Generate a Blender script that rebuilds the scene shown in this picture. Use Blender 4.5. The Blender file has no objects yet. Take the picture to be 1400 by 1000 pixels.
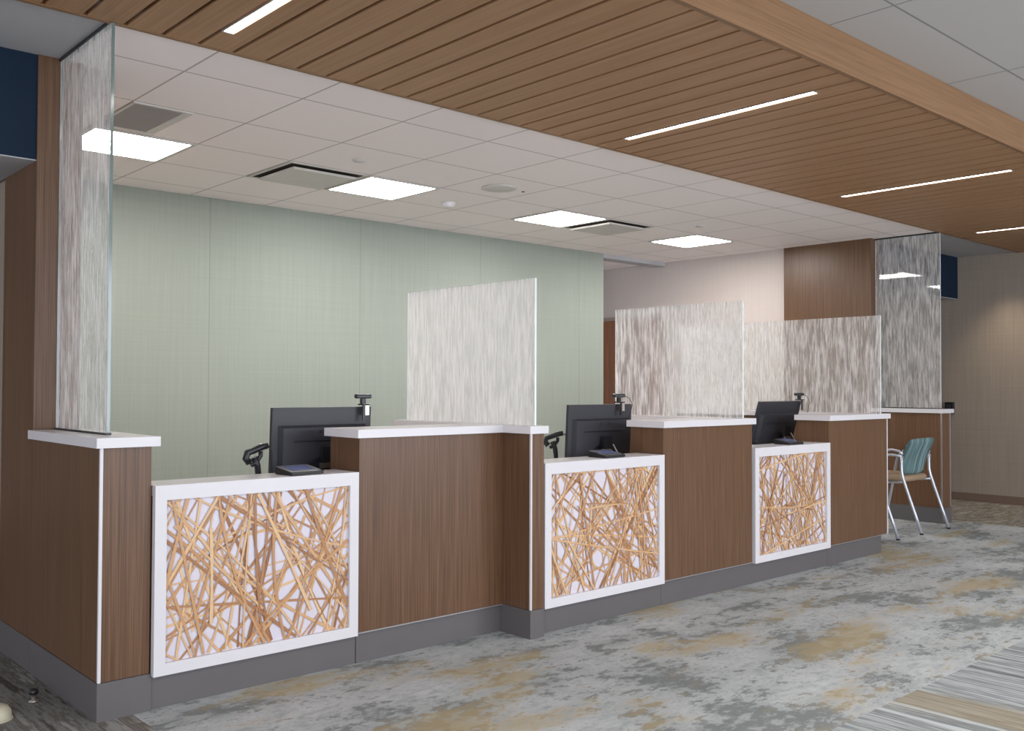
import bpy, bmesh, math, random
from mathutils import Vector, Matrix
scene = bpy.context.scene
COL = scene.collection
PI = math.pi
random.seed(7)

# ------------------------------------------------------------------ materials
def srgb(r, g, b):
    f = lambda c: (c/255/12.92) if c/255 <= .04045 else ((c/255+.055)/1.055)**2.4
    return (f(r), f(g), f(b), 1)

class NT:
    def __init__(s, name):
        s.m = bpy.data.materials.new(name); s.m.use_nodes = True
        s.t = s.m.node_tree; s.t.nodes.clear()
        s.out = s.n('ShaderNodeOutputMaterial')
    def n(s, typ, **kw):
        nd = s.t.nodes.new(typ)
        for k, v in kw.items():
            if k.startswith('i_'):
                key = k[2:]
                nd.inputs[int(key) if key.isdigit() else key.replace('_', ' ')].default_value = v
            else: setattr(nd, k, v)
        return nd
    def l(s, a, ao, b, bi): s.t.links.new(a.outputs[ao], b.inputs[bi])
    def val(s, x):
        return x
    def math(s, op, a, b=None, clamp=False):
        nd = s.n('ShaderNodeMath', operation=op); nd.use_clamp = clamp
        for i, v in enumerate((a, b)):
            if v is None: continue
            if isinstance(v, tuple): s.l(v[0], v[1], nd, i)
            else: nd.inputs[i].default_value = v
        return (nd, 0)
    def coords(s, scale=(1, 1, 1)):
        c = s.n('ShaderNodeTexCoord'); mp = s.n('ShaderNodeMapping')
        mp.inputs['Scale'].default_value = scale
        s.l(c, 'Object', mp, 'Vector'); return mp
    def noise(s, scale, sc=1, detail=3, rough=.55):
        mp = s.coords(scale)
        nz = s.n('ShaderNodeTexNoise'); nz.inputs['Scale'].default_value = sc
        nz.inputs['Detail'].default_value = detail; nz.inputs['Roughness'].default_value = rough
        s.l(mp, 0, nz, 'Vector'); return nz
    def ramp(s, src, stops, interp='LINEAR'):
        r = s.n('ShaderNodeValToRGB'); e = r.color_ramp.elements; r.color_ramp.interpolation = interp
        while len(e) < len(stops): e.new(.5)
        for i, (p, c) in enumerate(stops): e[i].position = p; e[i].color = c
        s.l(src[0], src[1], r, 0); return r
    def mix(s, fac, a, b, typ='MIX'):
        m = s.n('ShaderNodeMix', data_type='RGBA', blend_type=typ)
        for idx, v in ((0, fac), (6, a), (7, b)):
            if hasattr(v, 'outputs'): s.l(v, 0, m, idx)
            elif isinstance(v, tuple) and hasattr(v[0], 'outputs'): s.l(v[0], v[1], m, idx)
            else: m.inputs[idx].default_value = v
        return (m, 2)
    def bsdf(s, col, rough=.5, metal=0, spec=.5, bump=None, bstr=.1, emit=None, estr=0):
        b = s.n('ShaderNodeBsdfPrincipled')
        if isinstance(col, tuple) and hasattr(col[0], 'outputs'): s.l(col[0], col[1], b, 'Base Color')
        elif hasattr(col, 'outputs'): s.l(col, 0, b, 'Base Color')
        else: b.inputs['Base Color'].default_value = col
        b.inputs['Roughness'].default_value = rough; b.inputs['Metallic'].default_value = metal
        b.inputs['Specular IOR Level'].default_value = spec
        if emit: b.inputs['Emission Color'].default_value = emit; b.inputs['Emission Strength'].default_value = estr
        if bump:
            bp = s.n('ShaderNodeBump'); bp.inputs['Strength'].default_value = bstr; bp.inputs['Distance'].default_value = .005
            s.l(bump[0], bump[1], bp, 'Height'); s.l(bp, 0, b, 'Normal')
        s.l(b, 0, s.out, 0); return b

def plain(name, col, rough=.5, metal=0, spec=.5, var=.04, **kw):
    t = NT(name); nz = t.noise((1, 1, 1), 6, 3)
    d = tuple(c*(1-var*2) for c in col[:3])+(1,)
    c = t.mix((nz, 0), d, tuple(min(1, c*(1+var)) for c in col[:3])+(1,))
    t.bsdf(c, rough, metal, spec, **kw); return t.m

def wood(name, dark, light, scale, rough=.35, spec=.4, wide=None):
    t = NT(name)
    a = t.noise(scale, 1, 2, .6)
    b = t.noise(wide or tuple(x*.12 if x > 5 else x*.4 for x in scale), 1, 2, .5)
    s = t.math('ADD', t.math('MULTIPLY', (a, 0), .75), t.math('MULTIPLY', (b, 0), .25))
    r = t.ramp(s, [(.36, dark), (.64, light)])
    t.bsdf((r, 0), rough, 0, spec); return t.m

def emission(name, col, strength):
    t = NT(name); e = t.n('ShaderNodeEmission'); e.inputs[0].default_value = col; e.inputs[1].default_value = strength
    t.l(e, 0, t.out, 0); return t.m

def line_mask(t, axis_out, sep, origin, pitch, width):
    v = t.math('DIVIDE', t.math('SUBTRACT', (sep, axis_out), origin-width/2), pitch)
    return t.math('LESS_THAN', t.math('FRACT', v), width/pitch)

def tiles(name, col, line, ox, px_, oy, py_, w=.012):
    t = NT(name); c = t.n('ShaderNodeTexCoord'); sp = t.n('ShaderNodeSeparateXYZ'); t.l(c, 'Object', sp, 0)
    m = t.math('MAXIMUM', line_mask(t, 0, sp, ox, px_, w), line_mask(t, 1, sp, oy, py_, w))
    nz = t.noise((1, 1, 1), 160, 3)
    base = t.mix((nz, 0), tuple(x*.93 for x in col[:3])+(1,), col)
    cc = t.mix(m, base, line)
    inv = t.math('SUBTRACT', 1, m)
    t.bsdf(cc, .9, 0, .2, bump=inv, bstr=.6); return t.m

def fabric_wall(name, c1, c2, seam=None):
    t = NT(name)
    a = t.noise((60, 60, 1.2), 1, 3); b = t.noise((.8, .8, 90), 1, 2)
    s = t.math('ADD', t.math('MULTIPLY', (a, 0), .7), t.math('MULTIPLY', (b, 0), .3))
    r = t.ramp(s, [(.3, c1), (.7, c2)])
    col = (r, 0)
    if seam:
        c = t.n('ShaderNodeTexCoord'); sp = t.n('ShaderNodeSeparateXYZ'); t.l(c, 'Object', sp, 0)
        col = t.mix(line_mask(t, 0, sp, seam[0], seam[1], .006), col, tuple(x*.8 for x in c1[:3])+(1,))
    t.bsdf(col, .85, 0, .2); return t.m

M = {}
M['lam'] = wood('brown_laminate', srgb(84, 60, 42), srgb(116, 86, 64), (260, 260, 2.2), .34, .36, wide=(60, 60, 1))
M['oak'] = wood('oak_slat', srgb(152, 114, 80), srgb(168, 130, 96), (90, 1.2, 60), .5, .3)
M['oakx'] = wood('oak_fascia', srgb(124, 92, 63), srgb(142, 108, 78), (2.2, 60, 120), .5, .3)
M['white'] = plain('white_solid_surface', srgb(216, 212, 214), .28, spec=.5, var=.01)
M['kick'] = plain('grey_toe_kick', srgb(96, 92, 92), .45, var=.05)
M['metal'] = plain('brushed_aluminium', srgb(205, 205, 208), .3, .85, var=.02)
M['chair_metal'] = plain('silver_painted_steel', srgb(196, 200, 208), .32, .55, var=.02)
M['green'] = fabric_wall('sage_green_wallcovering', srgb(144, 150, 141), srgb(153, 159, 149), seam=(3.23, 1.38))
M['beige'] = fabric_wall('beige_wallcovering', srgb(188, 177, 171), srgb(197, 187, 181))
M['taupe'] = fabric_wall('taupe_wallcovering', srgb(140, 128, 116), srgb(156, 143, 130))
M['gyp'] = plain('painted_ceiling_gypsum', srgb(178, 177, 178), .9, spec=.2, var=.01)
M['navy'] = plain('navy_paint', srgb(14, 34, 54), .7, spec=.25, var=.02)
M['ceil'] = tiles('work_area_ceiling_tile', srgb(249, 239, 236), srgb(184, 174, 171), 1.83, .62, 4.285, .62, .010)
M['ceil2'] = tiles('lobby_ceiling_tile', srgb(190, 186, 182), srgb(140, 138, 136), 3.92, 1.235, 1.895, .615, .010)
M['black'] = plain('black_plastic', srgb(30, 30, 33), .38, var=.05)
M['black2'] = plain('satin_black_plastic', srgb(50, 50, 55), .45, var=.04)
M['dark'] = plain('dark_void', srgb(26, 20, 17), .9, spec=.1)
M['void'] = plain('vent_slot_shade', srgb(70, 62, 60), .9, spec=.1)
M['grille'] = plain('grey_perforated_grille', srgb(148, 140, 140), .6)
M['vent'] = plain('white_enamel', srgb(205, 200, 194), .5, spec=.3)
M['screen'] = plain('blue_grey_touch_screen', srgb(96, 106, 150), .15, var=.02)
M['chrome'] = plain('chrome', srgb(200, 192, 184), .35, .95, var=.02)
M['door'] = wood('door_veneer', srgb(110, 66, 36), srgb(138, 86, 50), (40, 40, 2), .4)
M['doorframe'] = plain('door_frame_paint', srgb(150, 132, 122), .5)
M['base'] = plain('brown_wall_base', srgb(112, 92, 78), .6)
M['cap'] = plain('beige_plastic', srgb(190, 182, 158), .5)
M['troffer'] = emission('troffer_diffuser', (1, .96, .93, 1), 25)
M['strip'] = emission('strip_light_diffuser', (1, .97, .95, 1), 14)
M['tan'] = None

def carpet_mottled():
    t = NT('mottled_carpet')
    c1, c2, c3 = srgb(176, 184, 182), srgb(134, 138, 137), srgb(182, 164, 126)
    big = t.noise((1.5, 2.3, 1), 1.15, 5, .62)
    fine = t.noise((9, 16, 1), 1, 8, .78)
    hair = t.noise((120, 300, 1), 1, 2, .6)
    s = t.math('ADD', t.math('MULTIPLY', (big, 0), .45), t.math('MULTIPLY', (fine, 0), .55))
    g = t.ramp(s, [(.495, (0, 0, 0, 1)), (.55, (1, 1, 1, 1))])
    mp = t.coords((.9, 2.3, 1)); mp.inputs['Location'].default_value = (5.3, 2.7, 0)
    gb = t.n('ShaderNodeTexNoise'); gb.inputs['Scale'].default_value = 1.25; gb.inputs['Detail'].default_value = 4; t.l(mp, 0, gb, 0)
    s2 = t.math('ADD', t.math('MULTIPLY', (gb, 0), .62), t.math('MULTIPLY', (fine, 0), .38))
    gg = t.ramp(s2, [(.52, (0, 0, 0, 1)), (.59, (1, 1, 1, 1))])
    light = t.ramp((fine, 0), [(.32, srgb(152, 157, 157)), (.5, srgb(192, 195, 195)), (.68, srgb(214, 217, 217))])
    a = t.mix((g, 0), (light, 0), c2)
    b = t.mix(t.math('MULTIPLY', (gg, 0), .75), a, c3)
    cc = t.mix((hair, 0), b, (.62, .63, .64, 1), 'MULTIPLY'); 
    m = t.mix(.45, b, cc)
    t.bsdf(m, .95, 0, .1, bump=(hair, 0), bstr=.5); return t.m
def carpet_striped(name, cols, sx, sy, warm=.5):
    t = NT(name)
    a = t.noise((sx, sy, 1), 1, 6, .75)
    r = t.ramp((a, 0), [(.38, cols[0]), (.46, cols[1]), (.53, cols[2]), (.6, cols[3])])
    b = t.noise((sx*.22, sy*.5, 1), 1, 2, .5)
    g = t.ramp((b, 0), [(.56, (0, 0, 0, 1)), (.62, (1, 1, 1, 1))])
    c = t.mix(t.math('MULTIPLY', (g, 0), warm), (r, 0), srgb(158, 140, 106))
    hair = t.noise((250, 250, 1), 1, 2, .6)
    cc = t.mix((hair, 0), c, (.62, .63, .64, 1), 'MULTIPLY'); m = t.mix(.45, c, cc)
    t.bsdf(m, .95, 0, .1, bump=(hair, 0), bstr=.4); return t.m
M['carpet'] = carpet_mottled()
M['stripes'] = carpet_striped('striped_carpet', (srgb(116, 120, 120), srgb(190, 194, 194), srgb(126, 130, 130), srgb(198, 202, 202)), 10, .35, .6)
M['planks'] = carpet_striped('wood_look_carpet', (srgb(88, 82, 76), srgb(142, 142, 138), srgb(108, 100, 94), srgb(158, 158, 154)), 11, 1.3, .12)
M['planks_far'] = carpet_striped('streaked_carpet', (srgb(120, 112, 102), srgb(168, 164, 156), srgb(128, 118, 106), srgb(178, 176, 170)), 2.0, 6, .35)

def glass(name, edge=False, lo=.42, hi=.60, tint=(.955, .975, .965, 1), top=None, base=.5):
    """clear sheet printed with pale vertical brush strokes"""
    t = NT(name)
    fine = t.noise((70, 70, 7.0), 1, 4, .6)
    big = t.noise((16, 16, 4), 1, 3, .6)
    s = t.math('ADD', t.math('MULTIPLY', (fine, 0), .75), t.math('MULTIPLY', (big, 0), .25))
    r = t.ramp(s, [(lo, (base,)*3+(1,)), (hi, (.93,)*3+(1,))])
    tr = t.n('ShaderNodeBsdfTransparent'); tr.inputs[0].default_value = tint
    df = t.n('ShaderNodeBsdfDiffuse'); df.inputs[0].default_value = (.98, .97, .96, 1)
    tl = t.n('ShaderNodeBsdfTranslucent'); tl.inputs[0].default_value = (.98, .97, .96, 1)
    p = t.n('ShaderNodeMixShader'); p.inputs[0].default_value = .5
    t.l(df, 0, p, 1); t.l(tl, 0, p, 2)
    body = t.n('ShaderNodeMixShader'); t.l(tr, 0, body, 1); t.l(p, 0, body, 2)
    fac = (r, 0)
    if top:
        c = t.n('ShaderNodeTexCoord'); sp = t.n('ShaderNodeSeparateXYZ'); t.l(c, 'Object', sp, 0)
    t.l(fac[0], fac[1], body, 0)
    gl = t.n('ShaderNodeBsdfGlossy'); gl.inputs['Roughness'].default_value = .02
    fr = t.n('ShaderNodeFresnel'); fr.inputs[0].default_value = 1.5
    m = t.n('ShaderNodeMixShader'); t.l(fr, 0, m, 0); t.l(body, 0, m, 1); t.l(gl, 0, m, 2)
    geo = t.n('ShaderNodeNewGeometry'); clear = t.n('ShaderNodeBsdfTransparent')
    m2 = t.n('ShaderNodeMixShader'); t.l(geo, 'Backfacing', m2, 0); t.l(m, 0, m2, 1); t.l(clear, 0, m2, 2)
    t.l(m2, 0, t.out, 0); return t.m
M['glass'] = glass('brush_stroke_glass', base=.60)
M['tall_glass'] = glass('tall_brush_stroke_glass', lo=.40, hi=.68, base=.24)
M['glass_light'] = glass('light_brush_stroke_glass', base=.30, hi=.62)
M['edge'] = plain('polished_pale_glass_edge', srgb(226, 232, 230), .2, spec=.6, var=.01)
M['edge_dark'] = plain('dark_green_glass_edge', srgb(104, 120, 116), .12, spec=.8, var=.03)

def strand_mat():
    t = NT('woven_reed_strand'); at = t.n('ShaderNodeAttribute', attribute_name='tone')
    r = t.ramp((at, 'Fac'), [(0, srgb(150, 102, 68)), (.4, srgb(196, 148, 104)), (1, srgb(226, 190, 146))])
    nz = t.noise((60, 60, 60), 1, 3); c = t.mix((nz, 0), (r, 0), (.75, .7, .66, 1), 'MULTIPLY'); c = t.mix(.5, (r, 0), c)
    t.bsdf(c, .4, 0, .4); return t.m
M['strand'] = strand_mat()
M['panel'] = plain('lavender_white_resin', srgb(212, 205, 214), .3, var=.02)
def stripe_fabric():
    t = NT('teal_striped_fabric')
    a = t.noise((34, 3, .3), 1, 3, .6)
    r = t.ramp((a, 0), [(.36, srgb(74, 92, 90)), (.46, srgb(104, 130, 132)), (.54, srgb(84, 106, 102)), (.64, srgb(132, 156, 160))])
    t.bsdf((r, 0), .8, 0, .2); return t.m
M['teal'] = stripe_fabric()
M['seat'] = plain('tan_upholstery', srgb(156, 132, 108), .7, var=.05)

# ------------------------------------------------------------------ geometry helpers
class MB:
    def __init__(s): s.b = bmesh.new()
    def box(s, x0, x1, y0, y1, z0, z1, mi=0):
        v = [s.b.verts.new((x, y, z)) for x in (x0, x1) for y in (y0, y1) for z in (z0, z1)]
        for f in ((0, 1, 3, 2), (4, 6, 7, 5), (0, 4, 5, 1), (2, 3, 7, 6), (0, 2, 6, 4), (1, 5, 7, 3)):
            s.b.faces.new([v[i] for i in f]).material_index = mi
        return s
    def prism(s, pts, z0, z1):
        a = [s.b.verts.new((x, y, z0)) for x, y in pts]; c = [s.b.verts.new((x, y, z1)) for x, y in pts]
        s.b.faces.new(a[::-1]); s.b.faces.new(c); n = len(pts)
        for i in range(n): s.b.faces.new((a[i], a[(i+1) % n], c[(i+1) % n], c[i]))
        return s
    def ring(s, x0, x1, z0, z1, w, y0, y1):
        o = [(x0, z0), (x1, z0), (x1, z1), (x0, z1)]; i = [(x0+w, z0+w), (x1-w, z0+w), (x1-w, z1-w*1.25), (x0+w, z1-w*1.25)]
        V = lambda P, y: [s.b.verts.new((x, y, z)) for x, z in P]
        of, inf, ob, ib = V(o, y0), V(i, y0), V(o, y1), V(i, y1)
        for k in range(4):
            j = (k+1) % 4
            s.b.faces.new((of[k], of[j], inf[j], inf[k])); s.b.faces.new((ob[j], ob[k], ib[k], ib[j]))
            s.b.faces.new((of[j], of[k], ob[k], ob[j])); s.b.faces.new((inf[k], inf[j], ib[j], ib[k]))
        return s
    def tube(s, pts, r, seg=10, caps=True, r2=None):
        pts = [Vector(p) for p in pts]; rings = []
        up = None
        for i, p in enumerate(pts):
            d = ((pts[min(i+1, len(pts)-1)]-pts[max(i-1, 0)])).normalized()
            if up is None:
                up = Vector((0, 0, 1)) if abs(d.z) < .9 else Vector((1, 0, 0))
            a = d.cross(up).normalized(); b = a.cross(d).normalized(); up = b
            rr = r if r2 is None else r+(r2-r)*i/(len(pts)-1)
            rings.append([s.b.verts.new(p+(a*math.cos(t)+b*math.sin(t))*rr) for t in [2*PI*k/seg for k in range(seg)]])
        for q, w in zip(rings, rings[1:]):
            for k in range(seg):
                f = s.b.faces.new((q[k], q[(k+1) % seg], w[(k+1) % seg], w[k])); f.smooth = True
        if caps: s.b.faces.new(rings[0][::-1]); s.b.faces.new(rings[-1])
        return s
    def lathe(s, prof, c=(0, 0, 0), seg=28, mat=None):
        mat = mat or Matrix.Identity(3); c = Vector(c); rings = []
        for r, z in prof:
            rings.append([s.b.verts.new(c+mat@Vector((r*math.cos(2*PI*k/seg), r*math.sin(2*PI*k/seg), z))) for k in range(seg)])
        for q, w in zip(rings, rings[1:]):
            for k in range(seg): s.b.faces.new((q[k], q[(k+1) % seg], w[(k+1) % seg], w[k])).smooth = True
        s.b.faces.new(rings[0][::-1]); s.b.faces.new(rings[-1]); return s
    def obj(s, name, mats, parent=None, bevel=0, seg=2, xf=None, smooth=False):
        b = s.b
        if xf: bmesh.ops.transform(b, matrix=xf, verts=b.verts)
        if bevel:
            es = [e for e in b.edges if len(e.link_faces) == 2 and e.calc_face_angle(0) > .6]
            bmesh.ops.bevel(b, geom=es, offset=bevel, segments=seg, affect='EDGES', profile=.5)
        bmesh.ops.recalc_face_normals(b, faces=b.faces)
        if parent is not None:
            bmesh.ops.translate(b, vec=-Vector(parent.get('_o', (0, 0, 0))), verts=b.verts) if False else None
            off = ORIG.get(parent.name, Vector((0, 0, 0)))
            bmesh.ops.translate(b, vec=-off, verts=b.verts)
        me = bpy.data.meshes.new(name); b.to_mesh(me); b.free()
        if not isinstance(mats, (list, tuple)): mats = [mats]
        for m in mats: me.materials.append(m)
        o = bpy.data.objects.new(name, me); COL.objects.link(o)
        if parent is not None:
            o.parent = parent; ORIG[o.name] = off
        else: ORIG[o.name] = Vector((0, 0, 0))
        if smooth:
            for p in me.polygons: p.use_smooth = True
        return o
ORIG = {}
def thing(name, label, cat, loc, group=None):
    o = bpy.data.objects.new(name, None); COL.objects.link(o); o.location = loc
    o.empty_display_size = .1
    ORIG[o.name] = Vector(loc); o['label'] = label; o['category'] = cat
    if group: o['group'] = group
    return o
def tag(o, label, cat, group=None):
    o['label'] = label; o['category'] = cat
    if group: o['group'] = group
    return o
def struct(name, mb, mat, **kw):
    o = mb.obj(name, mat, **kw); o['kind'] = 'structure'; return o
def copy_tree(src, parent=None):
    c = src.copy(); COL.objects.link(c)
    if parent is not None: c.parent = parent
    ORIG[c.name] = ORIG.get(src.name, Vector((0, 0, 0)))
    for ch in list(src.children): copy_tree(ch, c)
    return c
def bx(*a): return MB().box(*a)

ZC = 2.709            # work-area ceiling
ZL = 2.882            # lobby ceiling

# ------------------------------------------------------------------ room shell
struct('floor', bx(1.39, 9.15, 1.81, 3.7, -.05, 0).box(1.39, 9.15, 3.7, 9.5, -.05, 0), M['carpet'])
struct('floor.001', bx(-4, 9.15, -4, 1.81, -.05, 0), M['stripes'])
struct('floor.002', bx(-4, 1.39, 1.81, 9.5, -.05, 0), M['planks'])
struct('floor.003', bx(9.15, 10.9, -4, 9.5, -.05, 0), M['planks_far'])
struct('wall_back', bx(1.45, 7.757, 7.05, 7.17, 0, ZC), M['green'])
struct('wall_right', bx(8.85, 9.02, 5.478, 9.5, 0, ZC), M['beige'])
struct('wall_far', bx(7.0, 9.02, 9.5, 9.6, 0, ZC), M['beige'])
struct('wall_far.001', bx(9.02, 10.9, 9.5, 9.6, 0, ZC), M['taupe'])
struct('wall_left', bx(1.275, 1.45, 5.0, 9.5, 0, ZC), M['taupe'])
struct('wall_right.001', bx(10.85, 10.97, -4, 9.6, 0, ZL), M['taupe'])
struct('baseboard_right', bx(10.84, 10.85, -4, 9.5, 0, .088), M['base'])
struct('baseboard_left', bx(1.265, 1.275, 5.0, 9.5, 0, .12), M['base'])
# wood-clad ends of the walls over the half walls
struct('wall_left.001', bx(1.26, 1.45, 4.50, 5.0, 0.14, ZC), M['lam'])
struct('wall_right.002', bx(8.83, 9.02, 4.52, 5.478, .14, ZC), M['lam'])
struct('baseboard_left.001', bx(1.256, 1.45, 4.503, 5.0, 0, .141), M['kick'])
struct('baseboard_right.001', bx(8.826, 9.02, 4.523, 5.478, 0, .141), M['kick'])
struct('trim_1', bx(8.843, 8.85, 5.478, 5.486, 0, ZC), M['white'])
# ceilings
struct('ceiling', bx(1.36, 8.93, 3.89, 9.5, ZC, ZC+.05), M['ceil'])
struct('ceiling.001', bx(-4, 1.36, 3.89, 9.5, ZC, ZC+.05), M['gyp'])
struct('ceiling.002', bx(8.93, 10.9, 3.89, 9.5, ZC, ZC+.05), M['gyp'])
struct('ceiling.003', bx(-4, 10.9, -4, 2.205, ZL, ZL+.05), M['ceil2'])
struct('ceiling.006', bx(-4, 10.9, 2.225, 3.95, ZL+.02, ZL+.07), M['gyp'])  # unseen, added over the canopy to keep world light from leaking in
struct('trim_2', bx(7.757, 8.85, 7.06, 7.23, 2.665, ZC), M['gyp'])
# navy bulkheads with a lower ceiling behind them
struct('wall_left.002', bx(-4, 1.26, 4.51, 4.6, 2.243, ZC), M['navy'])
struct('wall_right.003', bx(9.02, 10.85, 4.53, 4.62, 2.243, ZC), M['navy'])
struct('ceiling.004', bx(-4, 1.26, 4.511, 9.5, 2.238, 2.243), M['gyp'])
struct('ceiling.005', bx(9.02, 10.85, 4.531, 9.5, 2.238, 2.243), M['gyp'])
struct('wall_back.001', bx(-4, 1.275, 9.5, 9.6, 0, ZC), M['taupe'])

# door in the right-hand wall beyond the green wall
d = struct('door_1', bx(8.838, 8.85, 7.10, 8.06, 0, 2.06), M['door'])
f = MB().box(8.825, 8.85, 7.04, 7.098, 0, 2.105).box(8.825, 8.85, 8.062, 8.12, 0, 2.105).box(8.825, 8.85, 7.098, 8.062, 2.062, 2.105)
o = f.obj('door_frame', M['doorframe'], d)
o = MB().tube([(8.838, 7.18, 1.0), (8.79, 7.18, 1.0), (8.79, 7.28, 1.0)], .009).obj('door_handle', M['chrome'], d)

# ------------------------------------------------------------------ slatted wood ceiling canopy
cl = thing('slatted_ceiling', 'long suspended oak slat ceiling canopy running above the lobby edge of the counter', 'ceiling canopy', (4, 3, ZC))
mb = MB(); pitch = .155
LIGHT_K = (-1, 15, 31, 47)
k = -37
slat_y0, slat_y1 = 2.222, 3.866
while True:
    x0 = 1.87+k*pitch; x1 = x0+pitch-.019
    if x0 > 10.84: break
    x1 = min(x1, 10.845)
    xs = x0+.008
    if k in LIGHT_K:
        mb.box(x0+.056, x1+.008, slat_y0, slat_y1, ZC-.012, ZC+.048)
        mb.box(xs, x0+.056, slat_y0, 2.43, ZC-.012, ZC+.048)
        mb.box(xs, x0+.056, 3.665, slat_y1, ZC-.012, ZC+.048)
    else: mb.box(xs, x1+.008, slat_y0, slat_y1, ZC-.012, ZC+.048)
    k += 1
mb.obj('slat_panel', M['oak'], cl)
bx(-3.9, 10.845, slat_y0, slat_y1, ZC+.07, ZC+.076).obj('backing', M['dark'], cl)
bx(-3.9, 10.845, 3.868, 3.889, ZC-.014, ZC+.03).obj('edge_trim', M['oakx'], cl)
bx(-3.9, 10.845, 2.195, 2.22, ZC-.014, ZL-.001).obj('fascia', M['oakx'], cl)
names = ['white linear strip light in the slat ceiling nearest the left glass screen',
         'white linear strip light in the slat ceiling, second from the left, above the middle desks',
         'white linear strip light in the slat ceiling, third from the left, toward the right wall',
         'white strip light in the slat ceiling cut off at the picture right edge']
for i, kk in enumerate(LIGHT_K):
    x = 1.87+kk*pitch
    t = thing('linear_light', names[i], 'light', (x+.03, 3.05, ZC), 'linear strip lights in the slat ceiling')
    bx(x+.010, x+.054, 2.445, 3.652, ZC-.009, ZC-.004).obj('diffuser', M['strip'], t)
    fr = MB().box(x+.002, x+.055, 2.432, 2.444, ZC-.013, ZC+.008).box(x+.002, x+.055, 3.653, 3.664, ZC-.013, ZC+.008)
    fr.box(x+.002, x+.009, 2.444, 3.653, ZC-.013, ZC+.008).obj('housing', M['metal'], t)

# ------------------------------------------------------------------ ceiling fixtures over the work area
tl = ['square recessed ceiling light seen through the left glass screen', 'square recessed ceiling light beside the left vent panel',
      'square recessed ceiling light beside the right-hand vent, above the middle desk', 'smallest square recessed ceiling light, farthest right near the beige wall']
for i, k in enumerate((0, 3, 6, 9)):
    x = 1.83+.62*k; y = 5.525
    t = thing('ceiling_light', tl[i], 'light', (x+.31, y+.31, ZC), 'square recessed ceiling lights')
    fr = MB().box(x+.004, x+.03, y+.004, y+.616, ZC-.008, ZC-.001).box(x+.59, x+.616, y+.004, y+.616, ZC-.008, ZC-.001)
    fr.box(x+.03, x+.59, y+.004, y+.03, ZC-.008, ZC-.001).box(x+.03, x+.59, y+.59, y+.616, ZC-.008, ZC-.001).obj('frame', M['vent'], t)
    bx(x+.031, x+.589, y+.031, y+.589, ZC-.007, ZC-.003).obj('diffuser', M['troffer'], t)
for i, (x, y, lab) in enumerate(((3.07, 5.525, 'square plaque air vent in the ceiling over the left monitor, left of a light'),
                                 (6.17, 5.525, 'square plaque air vent in the ceiling immediately right of the third square light'))):
    t = thing('air_vent', lab, 'vent', (x+.31, y+.31, ZC), 'square ceiling air vents')
    fr = MB().box(x+.006, x+.03, y+.006, y+.614, ZC-.006, ZC-.001).box(x+.59, x+.614, y+.006, y+.614, ZC-.006, ZC-.001)
    fr.box(x+.03, x+.59, y+.006, y+.03, ZC-.006, ZC-.001).box(x+.03, x+.59, y+.59, y+.614, ZC-.006, ZC-.001).obj('frame', M['vent'], t)
    bx(x+.031, x+.589, y+.031, y+.589, ZC-.003, ZC-.001).obj('duct_opening', M['void'], t)  # flat sheet; the shade inside the duct is put into its dark colour
    mb = MB(); b = mb.b
    hi = [b.verts.new((x+a, y+c, ZC-.03)) for a, c in ((.075, .075), (.545, .075), (.545, .545), (.075, .545))]
    lo = [b.verts.new((x+a, y+c, ZC-.018)) for a, c in ((.06, .06), (.56, .06), (.56, .56), (.06, .56))]
    up = [b.verts.new((x+a, y+c, ZC-.004)) for a, c in ((.2, .2), (.42, .2), (.42, .42), (.2, .42))]
    b.faces.new(hi); b.faces.new(up)
    for q in range(4):
        j = (q+1) % 4; b.faces.new((hi[q], hi[j], lo[j], lo[q])); b.faces.new((lo[q], lo[j], up[j], up[q]))
    mb.obj('plaque', M['vent'], t)
t = thing('return_grille', 'grey perforated return air grille in the ceiling behind the left glass screen', 'vent', (1.97, 5.17, ZC))
MB().box(1.83, 2.15, 4.905, 4.925, ZC-.008, ZC-.001).box(1.83, 2.15, 5.45, 5.47, ZC-.008, ZC-.001).box(2.10, 2.15, 4.925, 5.45, ZC-.008, ZC-.001).box(1.83, 1.845, 4.925, 5.45, ZC-.008, ZC-.001).obj('frame', M['vent'], t)
bx(1.846, 2.099, 4.926, 5.449, ZC-.006, ZC-.002).obj('mesh_panel', M['grille'], t)
t = thing('ceiling_speaker', 'round white ceiling speaker grille between the second and third square lights', 'speaker', (4.62, 5.23, ZC))
MB().lathe([(.13, -.001), (.13, -.006), (.118, -.011), (0.0001, -.014)], (4.62, 5.23, ZC), 40).obj('grille', M['vent'], t)
MB().lathe([(.012, -.001), (.012, -.004), (.006, -.006)], (4.84, 5.21, ZC), 12).obj('indicator', M['black'], t)
t = thing('smoke_detector', 'small white domed smoke detector on the ceiling above the short glass screen', 'smoke detector', (4.70, 5.93, ZC))
MB().lathe([(.055, -.001), (.055, -.014), (.04, -.034), (.03, -.04), (.0001, -.041)], (4.70, 5.93, ZC), 24).obj('body', M['white'], t)
MB().lathe([(.058, -.0005), (.058, -.006), (.05, -.007)], (4.70, 5.93, ZC), 24).obj('base_ring', M['vent'], t)
for x, y, lab in ((3.39, 5.21, 'small round sprinkler cover plate on the ceiling right of the left vent'), (7.05, 5.23, 'small round sprinkler cover plate on the ceiling near the farthest square light')):
    t = thing('sprinkler_cover', lab, 'sprinkler', (x, y, ZC), 'sprinkler cover plates')
    MB().lathe([(.045, -.0005), (.045, -.004), (.040, -.006)], (x, y, ZC), 24).obj('rim', M['vent'], t)
    MB().lathe([(.037, -.0062), (.036, -.010), (.0001, -.011)], (x, y, ZC), 24).obj('cover_plate', M['vent'], t)

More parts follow.
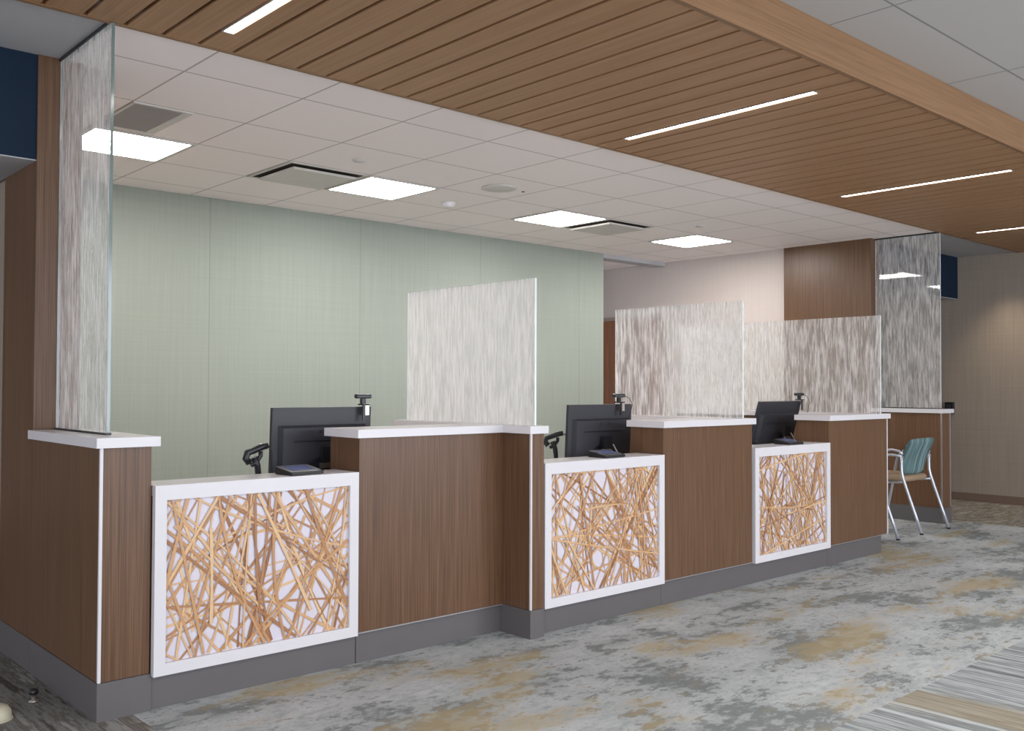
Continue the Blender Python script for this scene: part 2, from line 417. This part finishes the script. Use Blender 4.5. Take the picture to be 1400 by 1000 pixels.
# ------------------------------------------------------------------ half walls at both ends with tall glass
def half_wall(x0, x1, yf, yb, label, gl_label, cap_label, near):
    t = thing('half_wall', label, 'partition', ((x0+x1)/2, (yf+yb)/2, 0), 'wood half walls at the ends of the counter')
    bx(x0, x1-.002, yf+.004, yb-.0003, .142, 1.014).obj('panel', M['lam'], t)
    bx(x0-.004, x1+.003, yf-.004, yb+.002, 0, .141).obj('toe_kick', M['kick'], t)
    MB().box(x0-.001, x0+.010, yf-.001, yf+.010, .142, 1.014).obj('corner_trim', M['metal' if near else 'white'], t)
    if near: MB().box(x1-.010, x1+.001, yf-.001, yf+.010, .142, 1.014).obj('corner_trim', M['metal'], t)
    c = bx(x0-.022, x1+.022, yf-.024, yb-.002, 1.0145, 1.052).obj('countertop', M['white'], bevel=.003)
    tag(c, cap_label, 'countertop')
    xm = (x0+x1)/2
    g = thing('glass_screen', gl_label, 'glass screen', (xm, (yf+yb)/2, 1.053), 'floor-to-ceiling glass screens')
    y0 = yf+.20 if not near else yf+.045
    y1 = yb-.004
    pane(g, xm, y0, y1, 1.060, ZC-.014, M['tall_glass'], M['edge_dark' if not near else 'edge'])
    bx(xm-.012, xm+.012, y0, y1, 1.0525, 1.0595).obj('bottom_channel', M['black'], g)
    bx(xm-.012, xm+.012, y0, y1, ZC-.0135, ZC-.001).obj('top_channel', M['black'], g)
    return t
def pane(parent, x, y0, y1, z0, z1, gm, em, th=.006):
    mb = MB(); mb.box(x-th, x+th, y0, y1, z0, z1)
    for fc in mb.b.faces:
        fc.normal_update()
        if abs(fc.normal.x) < .5: fc.material_index = 1
    return mb.obj('glass_pane', [gm, em], parent)
half_wall(1.26, 1.455, 3.664, 4.50, 'brown laminate half wall at the near left end of the counter with white corner strip',
          'tall floor-to-ceiling brush-stroke glass screen at the near left', 'white slab cap on the near left half wall under the tall glass', False)
half_wall(8.83, 9.02, 3.84, 4.52, 'brown laminate half wall at the far right behind the visitor chair',
          'tall floor-to-ceiling brush-stroke glass screen at the far right', 'white slab cap on the far right half wall behind the visitor chair', True)

# ------------------------------------------------------------------ counters
LEDGE_Z = .862
def strands(x0, x1, z0, z1, y, n, seed, wide=1):
    rnd = random.Random(seed); bm = bmesh.new(); tone = bm.faces.layers.float.new('tone_f'); cx, cz = (x0+x1)/2, (z0+z1)/2
    W, H = x1-x0, z1-z0
    hubs = [(x0+W*rnd.uniform(.05, .95), z0+H*rnd.uniform(.05, .95)) for _ in range(14)]
    for i in range(n):
        a = rnd.choice([rnd.uniform(0, PI), rnd.gauss(1.15, .35), rnd.gauss(2.1, .4)])
        if rnd.random() < .22: px_, pz_ = rnd.choice(hubs); px_ += rnd.gauss(0, .015); pz_ += rnd.gauss(0, .015)
        else:
            ext = (abs(math.sin(a))*W+abs(math.cos(a))*H)/2; q0 = ext*(2*((i*.61803)%1)-1)
            px_, pz_ = cx-math.sin(a)*q0, cz+math.cos(a)*q0
        L = rnd.choice([2.4, 2.4, 2.4, rnd.uniform(.25, .6)]); dx, dz = math.cos(a), math.sin(a)
        bend = rnd.gauss(0, .025); w = wide*rnd.uniform(.0035, .0078); prev = None; tn = rnd.random()
        yy = y - .0004 - .006*i/n
        N = 300
        for k in range(N+1):
            s = (k/N-.5)*L; q = bend*(-(2.2*s)**2)
            X, Z = px_+dx*s-dz*q, pz_+dz*s+dx*q
            ok = x0-.003 < X < x1+.003 and z0-.003 < Z < z1+.003
            if not ok: prev = None; continue
            w2 = w*(1+.15*math.sin(s*23+i))
            P = []
            for sg in (-1, 1):
                P.append(bm.verts.new((min(max(X-dz*w2*sg, x0), x1), yy, min(max(Z+dx*w2*sg, z0), z1))))
            if prev:
                f = bm.faces.new((prev[0], P[0], P[1], prev[1])); f[tone] = tn
            prev = P
    return bm
def strand_obj(x0, x1, z0, z1, y, n, seed, parent, wide=1):
    bm = strands(x0, x1, z0, z1, y, n, seed, wide); off = ORIG[parent.name]
    lay = bm.faces.layers.float['tone_f']; vals = [f[lay] for f in bm.faces]
    bmesh.ops.translate(bm, vec=-off, verts=bm.verts)
    me = bpy.data.meshes.new('reed_inlay'); bm.to_mesh(me); bm.free()
    at = me.attributes.new('tone', 'FLOAT', 'FACE')
    for i, v in enumerate(vals): at.data[i].value = v
    me.materials.append(M['strand'])
    o = bpy.data.objects.new('reed_inlay', me); COL.objects.link(o); o.parent = parent; return o

def desk(x0, x1, yf, label, seed, n, wide, ws):
    t = thing('service_desk', label, 'desk', ((x0+x1)/2, yf+.1, 0), 'low service desks with reed-patterned fronts')
    MB().ring(x0, x1, .13, LEDGE_Z, .046, yf, yf+.028).obj('front_frame', M['white'], t, bevel=.002)
    bx(x0+.001, x1-.001, yf+.029, yf+.21, LEDGE_Z-.04, LEDGE_Z).obj('ledge', M['white'], t)
    bx(x0+.002, x1-.002, yf+.018, yf+.028, .142, LEDGE_Z-.052).obj('white_panel', M['panel'], t)
    strand_obj(x0+.046, x1-.046, .176, LEDGE_Z-.058, yf+.0165, n, seed, t, wide)
    bx(x0+.002, x1-.002, yf+.0285, yf+.20, .142, LEDGE_Z-.041).obj('body', M['lam'], t)
    bx(x0-.005, x1+.005, yf+(.031 if x0 < 2 else .033), yf+.19, 0, .1405).obj('toe_kick', M['kick'], t)
    # clerk-side worktop
    w0, w1 = ws
    MB().box(w0, w1, yf+.30, yf+1.0, .70, .73).obj('worktop', M['white'], t)
    for wa, wb in ((w0+.01, w0+.035), (w1-.035, w1-.01)): bx(wa, wb, yf+.32, yf+.95, 0, .699).obj('end_panel', M['lam'], t)
    return t
desk(1.458, 2.380, 3.638, 'white framed service desk with reed-pattern front nearest the camera, beside the left half wall', 3, 92, .85, (1.47, 3.22))
desk(3.362, 4.312, 3.448, 'white framed service desk with reed-pattern front in the middle of the counter', 11, 120, .72, (3.37, 5.04))
desk(5.222, 6.145, 3.448, 'white framed service desk with reed-pattern front farthest right and smallest', 23, 115, .72, (5.23, 6.83))

def section(x0, x1, yf, yb, fin, kick_x1, label, toplabel, trim_right=False, finfront=None):
    """raised counter: front body plus the divider wall running back (fin = x0, x1, y0, y1)"""
    t = thing('raised_counter', label, 'counter', ((x0+x1)/2, (yf+yb)/2, 0), 'raised brown laminate counter sections')
    bx(x0, x1, yf, yb, .142, 1.014).obj('front_panel', M['lam'], t)
    bx(x0, kick_x1, yf+.018, yb-.02, 0, .1405).obj('toe_kick', M['kick'], t)
    f0, f1, fy0, fy1 = fin
    bx(f0, f1, fy0, fy1, .142, 1.014).obj('divider_panel', M['lam'], t)
    ky = fy0-.003 if finfront else fy0+.018
    bx(f0-(.003 if finfront else 0), f1-(.07 if trim_right else 0), ky, fy1, 0, .1405).obj('toe_kick', M['kick'], t)
    bx(x0, x1-.002, yf-.003, yf-.0005, .136, .1415).obj('bottom_trim', M['metal'], t)
    if finfront: bx(f0-.001, f0+.008, fy0-.002, fy0+.008, .142, 1.014).obj('corner_trim', M['white'], t)
    if finfront:
        pts = [(x0-.022, yf-.022), (f0-.02, yf-.022), (f0-.02, fy0-.018), (f1+.016, fy0-.018), (f1+.016, fy1+.02), (f0-.02, fy1+.02), (f0-.02, yb+.02), (x0-.022, yb+.02)]
    else:
        pts = [(x0-.022, yf-.022), (f1+.016, yf-.022), (f1+.016, fy1+.02), (f0-.02, fy1+.02), (f0-.02, yb+.02), (x0-.022, yb+.02)]
    c = MB().prism(pts, 1.0145, 1.052).obj('countertop', M['white'], bevel=.003)
    tag(c, toplabel, 'countertop', 'white slab tops of the raised counter')
    return t
section(2.388, 3.252, 3.648, 3.895, (3.254, 3.344, 3.44, 4.57), 3.252,
        'raised brown laminate counter section between the left and middle desks, with a projecting divider', 'white slab top on the first raised counter, under the shorter left glass screen', finfront=True)
section(4.318, 5.205, 3.462, 3.70, (5.052, 5.205, 3.7005, 4.57), 5.217,
        'raised brown laminate counter section between the middle and far desks', 'white slab top on the second raised counter, right of the middle monitor')
section(6.150, 7.008, 3.462, 3.70, (6.862, 7.008, 3.7005, 5.35), 6.94,
        'raised brown laminate counter section at the right end, in front of the visitor chair', 'white slab top on the third raised counter, right of the far monitor', trim_right=True)
o = bpy.data.objects['raised_counter.002']
bx(7.000, 7.010, 3.458, 3.468, .142, 1.014).obj('corner_trim', M['white'], o)

def short_screen(x, y0, y1, label, gm='glass'):
    g = thing('glass_screen', label, 'glass screen', (x, (y0+y1)/2, 1.0525), 'short glass privacy screens on the counter')
    pane(g, x, y0, y1, 1.0535, 1.795, M[gm], M['edge'])
    return g
short_screen(3.30, 3.456, 4.535, 'short brush-stroke glass privacy screen standing in front of the green wall')
short_screen(5.105, 3.458, 4.52, 'short brush-stroke glass privacy screen beside the right edge of the green wall', 'glass_light')
short_screen(6.90, 3.456, 5.323, 'longest short glass privacy screen, in front of the right wood-clad wall', 'glass_light')

# ------------------------------------------------------------------ monitors
def monitor(cx, cy, w, h, ztop, tilt, label, yaw=0, bumps=2):
    t = thing('monitor', label, 'monitor', (cx, cy, .731), 'computer monitors seen from behind')
    R = Matrix.Translation((cx, cy, ztop)) @ Matrix.Rotation(yaw, 4, 'Z') @ Matrix.Rotation(tilt, 4, 'X') @ Matrix.Translation((-cx, -cy, -ztop))
    z0 = ztop-h
    bx(cx-w/2, cx+w/2, cy, cy+.022, z0, ztop).obj('bezel', M['black2'], t, bevel=.003, xf=R)
    # rear housing, a shallow bulge with an arch cut out at the bottom
    mb = MB(); b = mb.b
    x0, x1, za, zb = cx-w*.44, cx+w*.44, z0+.03, ztop-.085
    prof = [(x0, za), (cx-.12, za)]
    prof += [(cx-.12*math.cos(a), za+.085*math.sin(a)) for a in [PI*k/12 for k in range(1, 12)]]
    prof += [(cx+.12, za), (x1, za), (x1, zb), (x0, zb)]
    A = [b.verts.new((x, cy-.001, z)) for x, z in prof]; B = [b.verts.new((cx+(x-cx)*.94, cy-.026, z0+.03+(z-z0-.03)*.955)) for x, z in prof]
    b.faces.new(A); b.faces.new(B[::-1])
    for i in range(len(prof)):
        j = (i+1) % len(prof); b.faces.new((A[i], B[i], B[j], A[j]))
    mb.obj('rear_housing', M['black2'], t, xf=R)
    mb = MB()
    mb.box(cx-.17, cx+.17, cy-.0285, cy-.0262, ztop-.163, ztop-.157)
    for q in range(bumps): mb.lathe([(.006, 0), (.006, .003), (.004, .004)], (0, 0, 0), 10)
    if bumps:
        vs = list(mb.b.verts)[8:]
        n = len(vs)//bumps
        for q in range(bumps):
            off = Vector((cx-.03+.075*q, cy-.0262, ztop-.115))
            for v in vs[q*n:(q+1)*n]: c = v.co.copy(); v.co = off+Vector((c.x, -c.z, c.y))
    mb.obj('rear_details', M['black'], t, xf=R)
    # stand
    bx(cx-.035, cx+.035, cy-.052, cy-.03, .742, z0+.16).obj('stand_neck', M['black'], t, bevel=.004)
    MB().box(cx-.09, cx+.09, cy-.045, cy+.10, .7315, .743).obj('stand_base', M['black'], t, bevel=.004)
    MB().box(cx-.055, cx+.02, cy-.066, cy-.053, z0+.06, z0+.085).obj('port_cover', M['chrome'], t, bevel=.002)
    MB().tube([(cx+.06, cy-.04, z0+.11), (cx+.075, cy-.07, z0+.05), (cx+.11, cy-.10, z0-.01), (cx+.13, cy-.11, .74)], .004, 8).obj('cable', M['vent'], t)
    MB().tube([(cx-.02, cy-.06, z0+.03), (cx-.0, cy-.10, z0+.07), (cx+.03, cy-.09, z0-.0), (cx+.05, cy-.1, .74)], .003, 8).obj('cable', M['black'], t)
    return t
monitor(2.445, 4.05, .55, .35, 1.145, math.radians(3), 'black computer monitor seen from behind on the left desk', bumps=1)
monitor(4.275, 3.90, .56, .35, 1.142, math.radians(3), 'black computer monitor seen from behind on the middle desk')
monitor(6.25, 3.90, .555, .34, 1.142, math.radians(15), 'black computer monitor seen from behind on the far desk', bumps=0)

def webcam(x, y, z, label, cable):
    t = thing('webcam', label, 'webcam', (x, y, z), 'webcams clipped on the monitors')
    R = Matrix.Translation((x, y, z)) @ Matrix.Rotation(-.15, 4, 'Z') @ Matrix.Translation((-x, -y, -z))
    bx(x-.042, x+.042, y-.012, y+.022, z+.038, z+.060).obj('camera_body', M['black'], t, bevel=.006, xf=R)
    MB().box(x-.012, x+.012, y-.006, y+.012, z+.012, z+.0375).obj('swivel', M['black'], t, bevel=.002)
    bx(x-.010, x+.012, y-.034, y-.028, z-.045, z+.012).obj('clip', M['chrome'], t, bevel=.002)
    MB().box(x-.012, x+.014, y-.034, y+.03, z+.004, z+.0115).obj('clamp', M['black'], t, bevel=.001)
    MB().box(x-.024, x-.011, y-.034, y-.027, z-.07, z+.010).obj('clip_pad', M['black'], t, bevel=.002)
    if cable:
        MB().tube([(x+.04, y-.006, z+.05), (x+.075, y-.02, z+.03), (x+.085, y-.035, z-.01), (x+.06, y-.036, z-.06), (x+.04, y-.04, z-.09)], .0022, 8).obj('cable', M['black'], t)
    return t
webcam(2.672, 4.05, 1.148, 'small webcam with a chrome clip on top of the left monitor', False)
webcam(4.435, 3.90, 1.146, 'small webcam with a chrome clip and cable on the middle monitor', True)
webcam(6.50, 3.90, 1.147, 'small webcam with a thin looping cable on the far monitor', True)

def scanner(x, y, z, label, yaw):
    """hand-held barcode scanner resting head-up in a gooseneck stand, z = worktop"""
    t = thing('barcode_scanner', label, 'scanner', (x, y, z), 'barcode scanners on stands')
    R = Matrix.Translation((x, y, 0)) @ Matrix.Rotation(yaw, 4, 'Z') @ Matrix.Translation((-x, -y, 0))
    MB().lathe([(.055, .0005), (.055, .010), (.045, .018), (.018, .024)], (x, y, z)).obj('base', M['black'], t)
    MB().tube([(x, y, z+.02), (x+.004, y, z+.08), (x-.004, y, z+.15), (x-.02, y, z+.19)], .012, 12, r2=.016).obj('stand_neck', M['black'], t, xf=R)
    MB().tube([(x-.045, y, z+.165), (x-.062, y, z+.185), (x-.055, y, z+.210), (x-.02, y, z+.222), (x+.02, y, z+.236), (x+.045, y, z+.240)], .017, 14, r2=.015).obj('scanner_head', M['black'], t, xf=R)
    MB().tube([(x-.035, y, z+.152), (x-.02, y, z+.160), (x-.002, y, z+.175), (x+.012, y, z+.195), (x+.012, y, z+.215)], .010, 10).obj('cradle', M['black'], t, xf=R)
    MB().lathe([(.006, 0), (.006, .004), (.003, .005)], (x+.012, y, z+.2475), 12).obj('indicator', M['vent'], t, xf=R)
    MB().tube([(x+.05, y, z+.238), (x+.068, y, z+.22), (x+.07, y, z+.1), (x+.07, y, z+.008)], .003, 8).obj('cable', M['black'], t, xf=R)
    return t
scanner(2.10, 4.05, .7305, 'black barcode scanner on a gooseneck stand behind the left desk', 0.0)
scanner(4.035, 4.05, .7305, 'black barcode scanner on a gooseneck stand behind the middle desk', -.9)
scanner(5.90, 4.06, .7305, 'black barcode scanner on a stand partly hidden behind the far monitor', -.4)

def pad(x, y, yaw, label, w=.17, d=.125):
    z = LEDGE_Z+.0005
    t = thing('signature_pad', label, 'signature pad', (x, y, z), 'signature pads on the desk ledges')
    R = Matrix.Translation((x, y, 0)) @ Matrix.Rotation(yaw, 4, 'Z')@ Matrix.Translation((-x, -y, 0))
    mb = MB(); b = mb.b
    P = [(-w/2, -d/2, 0), (w/2, -d/2, 0), (w/2, d/2, 0), (-w/2, d/2, 0)]; Q = [(-w/2, -d/2, .014), (w/2, -d/2, .014), (w/2, d/2, .036), (-w/2, d/2, .036)]
    a = [b.verts.new((x+p[0], y+p[1], z+p[2])) for p in P]; c = [b.verts.new((x+p[0], y+p[1], z+p[2])) for p in Q]
    b.faces.new(a[::-1]); b.faces.new(c)
    for i in range(4): j = (i+1) % 4; b.faces.new((a[i], a[j], c[j], c[i]))
    mb.obj('body', M['black'], t, bevel=.003, xf=R)
    mb = MB(); b = mb.b
    zz = lambda yy: z+.025+yy*.022/d+.0008
    b.faces.new([b.verts.new((x+a_, y+c_, zz(c_))) for a_, c_ in ((-w*.36, -d*.28), (w*.36, -d*.28), (w*.36, d*.34), (-w*.36, d*.34))])
    mb.obj('screen', M['screen'], t, xf=R)
    MB().tube([(x, y+d/2-.002, z+.006), (x+.01, y+d/2+.01, z+.006), (x+.03, y+d/2+.014, z+.006)], .0025, 8).obj('cable', M['black'], t, xf=R)
    return t
pad(2.135, 3.735, .12, 'black signature pad with a lit screen on the left desk ledge')
pad(3.93, 3.545, .05, 'black signature pad with a lit screen on the middle desk ledge')
pad(5.77, 3.545, 0, 'black signature pad on the far desk ledge beside the monitor')

# ------------------------------------------------------------------ visitor chairs
def chair(label):
    t = thing('visitor_chair', label, 'chair', (8.295, 3.95, 0), 'visitor chairs with silver frames')
    for sx, xx in ((-1, 8.03), (1, 8.56)):
        MB().tube([(xx, 3.668, .012), (xx, 3.72, .165), (xx, 3.775, .32), (xx, 3.825, .465), (xx, 3.838, .52), (xx, 3.840, .60), (xx, 3.835, .655)], .0125, 12).obj('rear_leg', M['chair_metal'], t)
        MB().lathe([(.016, 0.0005), (.016, .010), (.012, .014)], (xx, 3.667, 0), 12).obj('foot', M['black'], t)
        MB().tube([(xx, 3.835, .655), (xx, 3.90, .664), (xx, 4.0, .664), (xx, 4.08, .652), (xx, 4.125, .62), (xx, 4.14, .56), (xx, 4.19, .30), (xx, 4.25, .012)], .0125, 12).obj('front_leg', M['chair_metal'], t)
        MB().lathe([(.016, 0.0005), (.016, .010), (.012, .014)], (xx, 4.25, 0), 12).obj('foot', M['black'], t)
        a = xx
        MB().tube([(a, 3.83, .672), (a, 3.86, .70), (a, 3.92, .710), (a, 3.98, .702), (a, 4.04, .686), (a, 4.08, .664)], .011, 12).obj('armrest', M['chair_metal'], t)
        MB().tube([(a, 3.815, .435), (a-sx*.015, 3.85, .432), (a-sx*.045, 3.90, .425), (a-sx*.06, 3.99, .42), (a-sx*.06, 4.12, .42), (a, 4.17, .42)], .010, 10).obj('seat_rail', M['chair_metal'], t)
    # seat: rounded pad
    mb = MB(); b = mb.b; nx, ny = 12, 12; cx, cy = 8.295, 4.045; W, D = .235, .235
    def layer(z, s, dome):
        rows = []
        for k in range(48):
            a = 2*PI*k/48; c, s_ = math.cos(a), math.sin(a); e = .38
            rows.append(b.verts.new((cx+W*s*math.copysign(abs(c)**e, c), cy+D*s*math.copysign(abs(s_)**e, s_), z)))
        return rows
    L = [layer(.430, .80, 0), layer(.434, .95, 0), layer(.450, 1, 0), layer(.470, .995, 0), layer(.483, .95, 0), layer(.490, .8, 0), layer(.492, .4, 0)]
    b.faces.new(L[0][::-1]); b.faces.new(L[-1])
    for q, w in zip(L, L[1:]):
        for k in range(48): b.faces.new((q[k], q[(k+1) % 48], w[(k+1) % 48], w[k])).smooth = True
    mb.obj('seat', M['seat'], t)
    # backrest: curved shell pad
    mb = MB(); b = mb.b; n, m = 16, 14; F, B = [], []
    for j in range(m+1):
        v = j/m; z = .490+v*.308
        lean = 3.872-.095*v**1.9
        hw = .208+.030*min(1, v*1.6)+.014*v
        if v > .86: hw -= (v-.86)**2*1.6
        if v < .14: hw -= (.14-v)**2*2.2
        fr, bk = [], []
        for i in range(n+1):
            u = i/n*2-1; xx = 8.295+hw*u
            crown = .022*(1-u*u) ; zz = z+(.012*(1-u**4) if j == m else 0)
            thick = .018*(1-abs(u)**6)*(1-abs(2*v-1)**8)+.006
            yy = lean-.03*(1-u*u)
            fr.append(b.verts.new((xx, yy-thick, zz))); bk.append(b.verts.new((xx, yy+thick, zz)))
        F.append(fr); B.append(bk)
    for j in range(m):
        for i in range(n):
            b.faces.new((F[j][i], F[j][i+1], F[j+1][i+1], F[j+1][i])).smooth = True
            b.faces.new((B[j][i+1], B[j][i], B[j+1][i], B[j+1][i+1])).smooth = True
        for s in (0, n): b.faces.new((F[j][s], F[j+1][s], B[j+1][s], B[j][s])).smooth = True
    for i in range(n):
        for s in (0, m): b.faces.new((F[s][i], F[s][i+1], B[s][i+1], B[s][i])).smooth = True
    mb.obj('backrest', M['teal'], t)
    return t
c1 = chair('silver-framed visitor chair with teal striped back, in view before the right half wall')
c2 = copy_tree(c1); c2.location.x -= .955
c2['label'] = 'visitor chair hidden behind the right end counter, only one silver leg showing'

# ------------------------------------------------------------------ small wall and floor items
t = thing('wall_box', 'small black wall-mounted box on the taupe wall at the right', 'wall box', (10.84, 4.61, 1.02))
bx(10.79, 10.849, 4.572, 4.655, .958, 1.088).obj('housing', M['black'], t, bevel=.004)
bx(10.784, 10.7895, 4.59, 4.637, .985, 1.06).obj('cover', M['black2'], t, bevel=.001)
t = thing('door_stop', 'small chrome door stop on the floor beside the left half wall', 'door stop', (1.16, 4.07, 0))
MB().lathe([(.020, .0005), (.020, .006), (.008, .009), (.008, .028)], (1.155, 4.07, 0), 20).obj('base', M['chrome'], t)
MB().lathe([(.014, .0285), (.017, .034), (.017, .044), (.012, .05)], (1.155, 4.07, 0), 20).obj('bumper', M['black'], t)
t = thing('domed_cap', 'round beige domed cap at the lower left corner on the striped floor', 'floor cap', (.985, 3.945, 0))
MB().lathe([(.055, .0005), (.058, .012), (.056, .03), (.045, .047), (.025, .057), (.0001, .060)], (.985, 3.945, 0), 32).obj('dome', M['cap'], t)
MB().lathe([(.062, .0003), (.062, .004), (.056, .005)], (.985, 3.945, 0), 32).obj('base_ring', M['cap'], t)

# ------------------------------------------------------------------ unseen fill lamps added behind the camera, then the wall downlight
def area(name, loc, size, power, rot=(0, 0, 0), col=(1, .97, .95)):
    l = bpy.data.lights.new(name, 'AREA'); l.shape = 'RECTANGLE'; l.size, l.size_y = size; l.energy = power; l.color = col
    o = bpy.data.objects.new(name, l); COL.objects.link(o); o.location = loc; o.rotation_euler = rot; return o
area('lobby_fill', (2.0, -.5, ZL-.02), (1.2, .6), 50, col=(1, .96, .92))  # ceiling area lamps out of view, added to brighten the lobby
area('lobby_fill.001', (6.0, -.5, ZL-.02), (1.2, .6), 50, col=(1, .96, .92))
area('daylight_fill', (-3.9, -2.5, 1.6), (3.2, 2.2), 170, (0, math.radians(-90), math.radians(20)), col=(.80, .88, 1))  # no window here; area lamps added to bring in cool daylight
area('daylight_fill.001', (6, -3.9, 1.6), (6, 2.2), 190, (math.radians(90), 0, 0), col=(.80, .88, 1))
sp = bpy.data.lights.new('wall_downlight', 'SPOT'); sp.energy = 45; sp.spot_size = 1.5; sp.spot_blend = 1; sp.shadow_soft_size = .05; sp.color = (1, .85, .65)
o = bpy.data.objects.new('wall_downlight', sp); COL.objects.link(o); o.location = (10.45, 3.95, ZC-.03)

w = bpy.data.worlds.new('world'); scene.world = w; w.use_nodes = True
nt = w.node_tree; bg = nt.nodes['Background']
tc = nt.nodes.new('ShaderNodeTexCoord'); sx = nt.nodes.new('ShaderNodeSeparateXYZ'); nt.links.new(tc.outputs['Generated'], sx.inputs[0])
rp = nt.nodes.new('ShaderNodeValToRGB'); nt.links.new(sx.outputs[2], rp.inputs[0])
rp.color_ramp.elements[0].color = (.45, .46, .5, 1); rp.color_ramp.elements[1].color = (.75, .8, .9, 1)
nt.links.new(rp.outputs[0], bg.inputs[0]); bg.inputs[1].default_value = 2.3

# ------------------------------------------------------------------ camera
cam = bpy.data.cameras.new('camera'); co = bpy.data.objects.new('camera', cam); COL.objects.link(co)
F_ = Vector((0.67233649, 0.73992523, 0.02177824)); R_ = Vector((0.74004949, -0.67254463, 0.00323577)); U_ = Vector((-0.01704106, -0.01394145, 0.99975759))
m = Matrix((R_, U_, -F_)).transposed().to_4x4(); m.translation = Vector((0, 0, 1.25))
co.matrix_world = m; cam.sensor_fit = 'HORIZONTAL'; cam.sensor_width = 36; cam.lens = 1304.05/1400*36; cam.clip_start = .05
scene.camera = co
scene.view_settings.view_transform = 'Standard'; scene.view_settings.look = 'None'
scene.view_settings.exposure = .42
scene.cycles.max_bounces = 10; scene.cycles.transparent_max_bounces = 16; scene.cycles.sample_clamp_indirect = 4
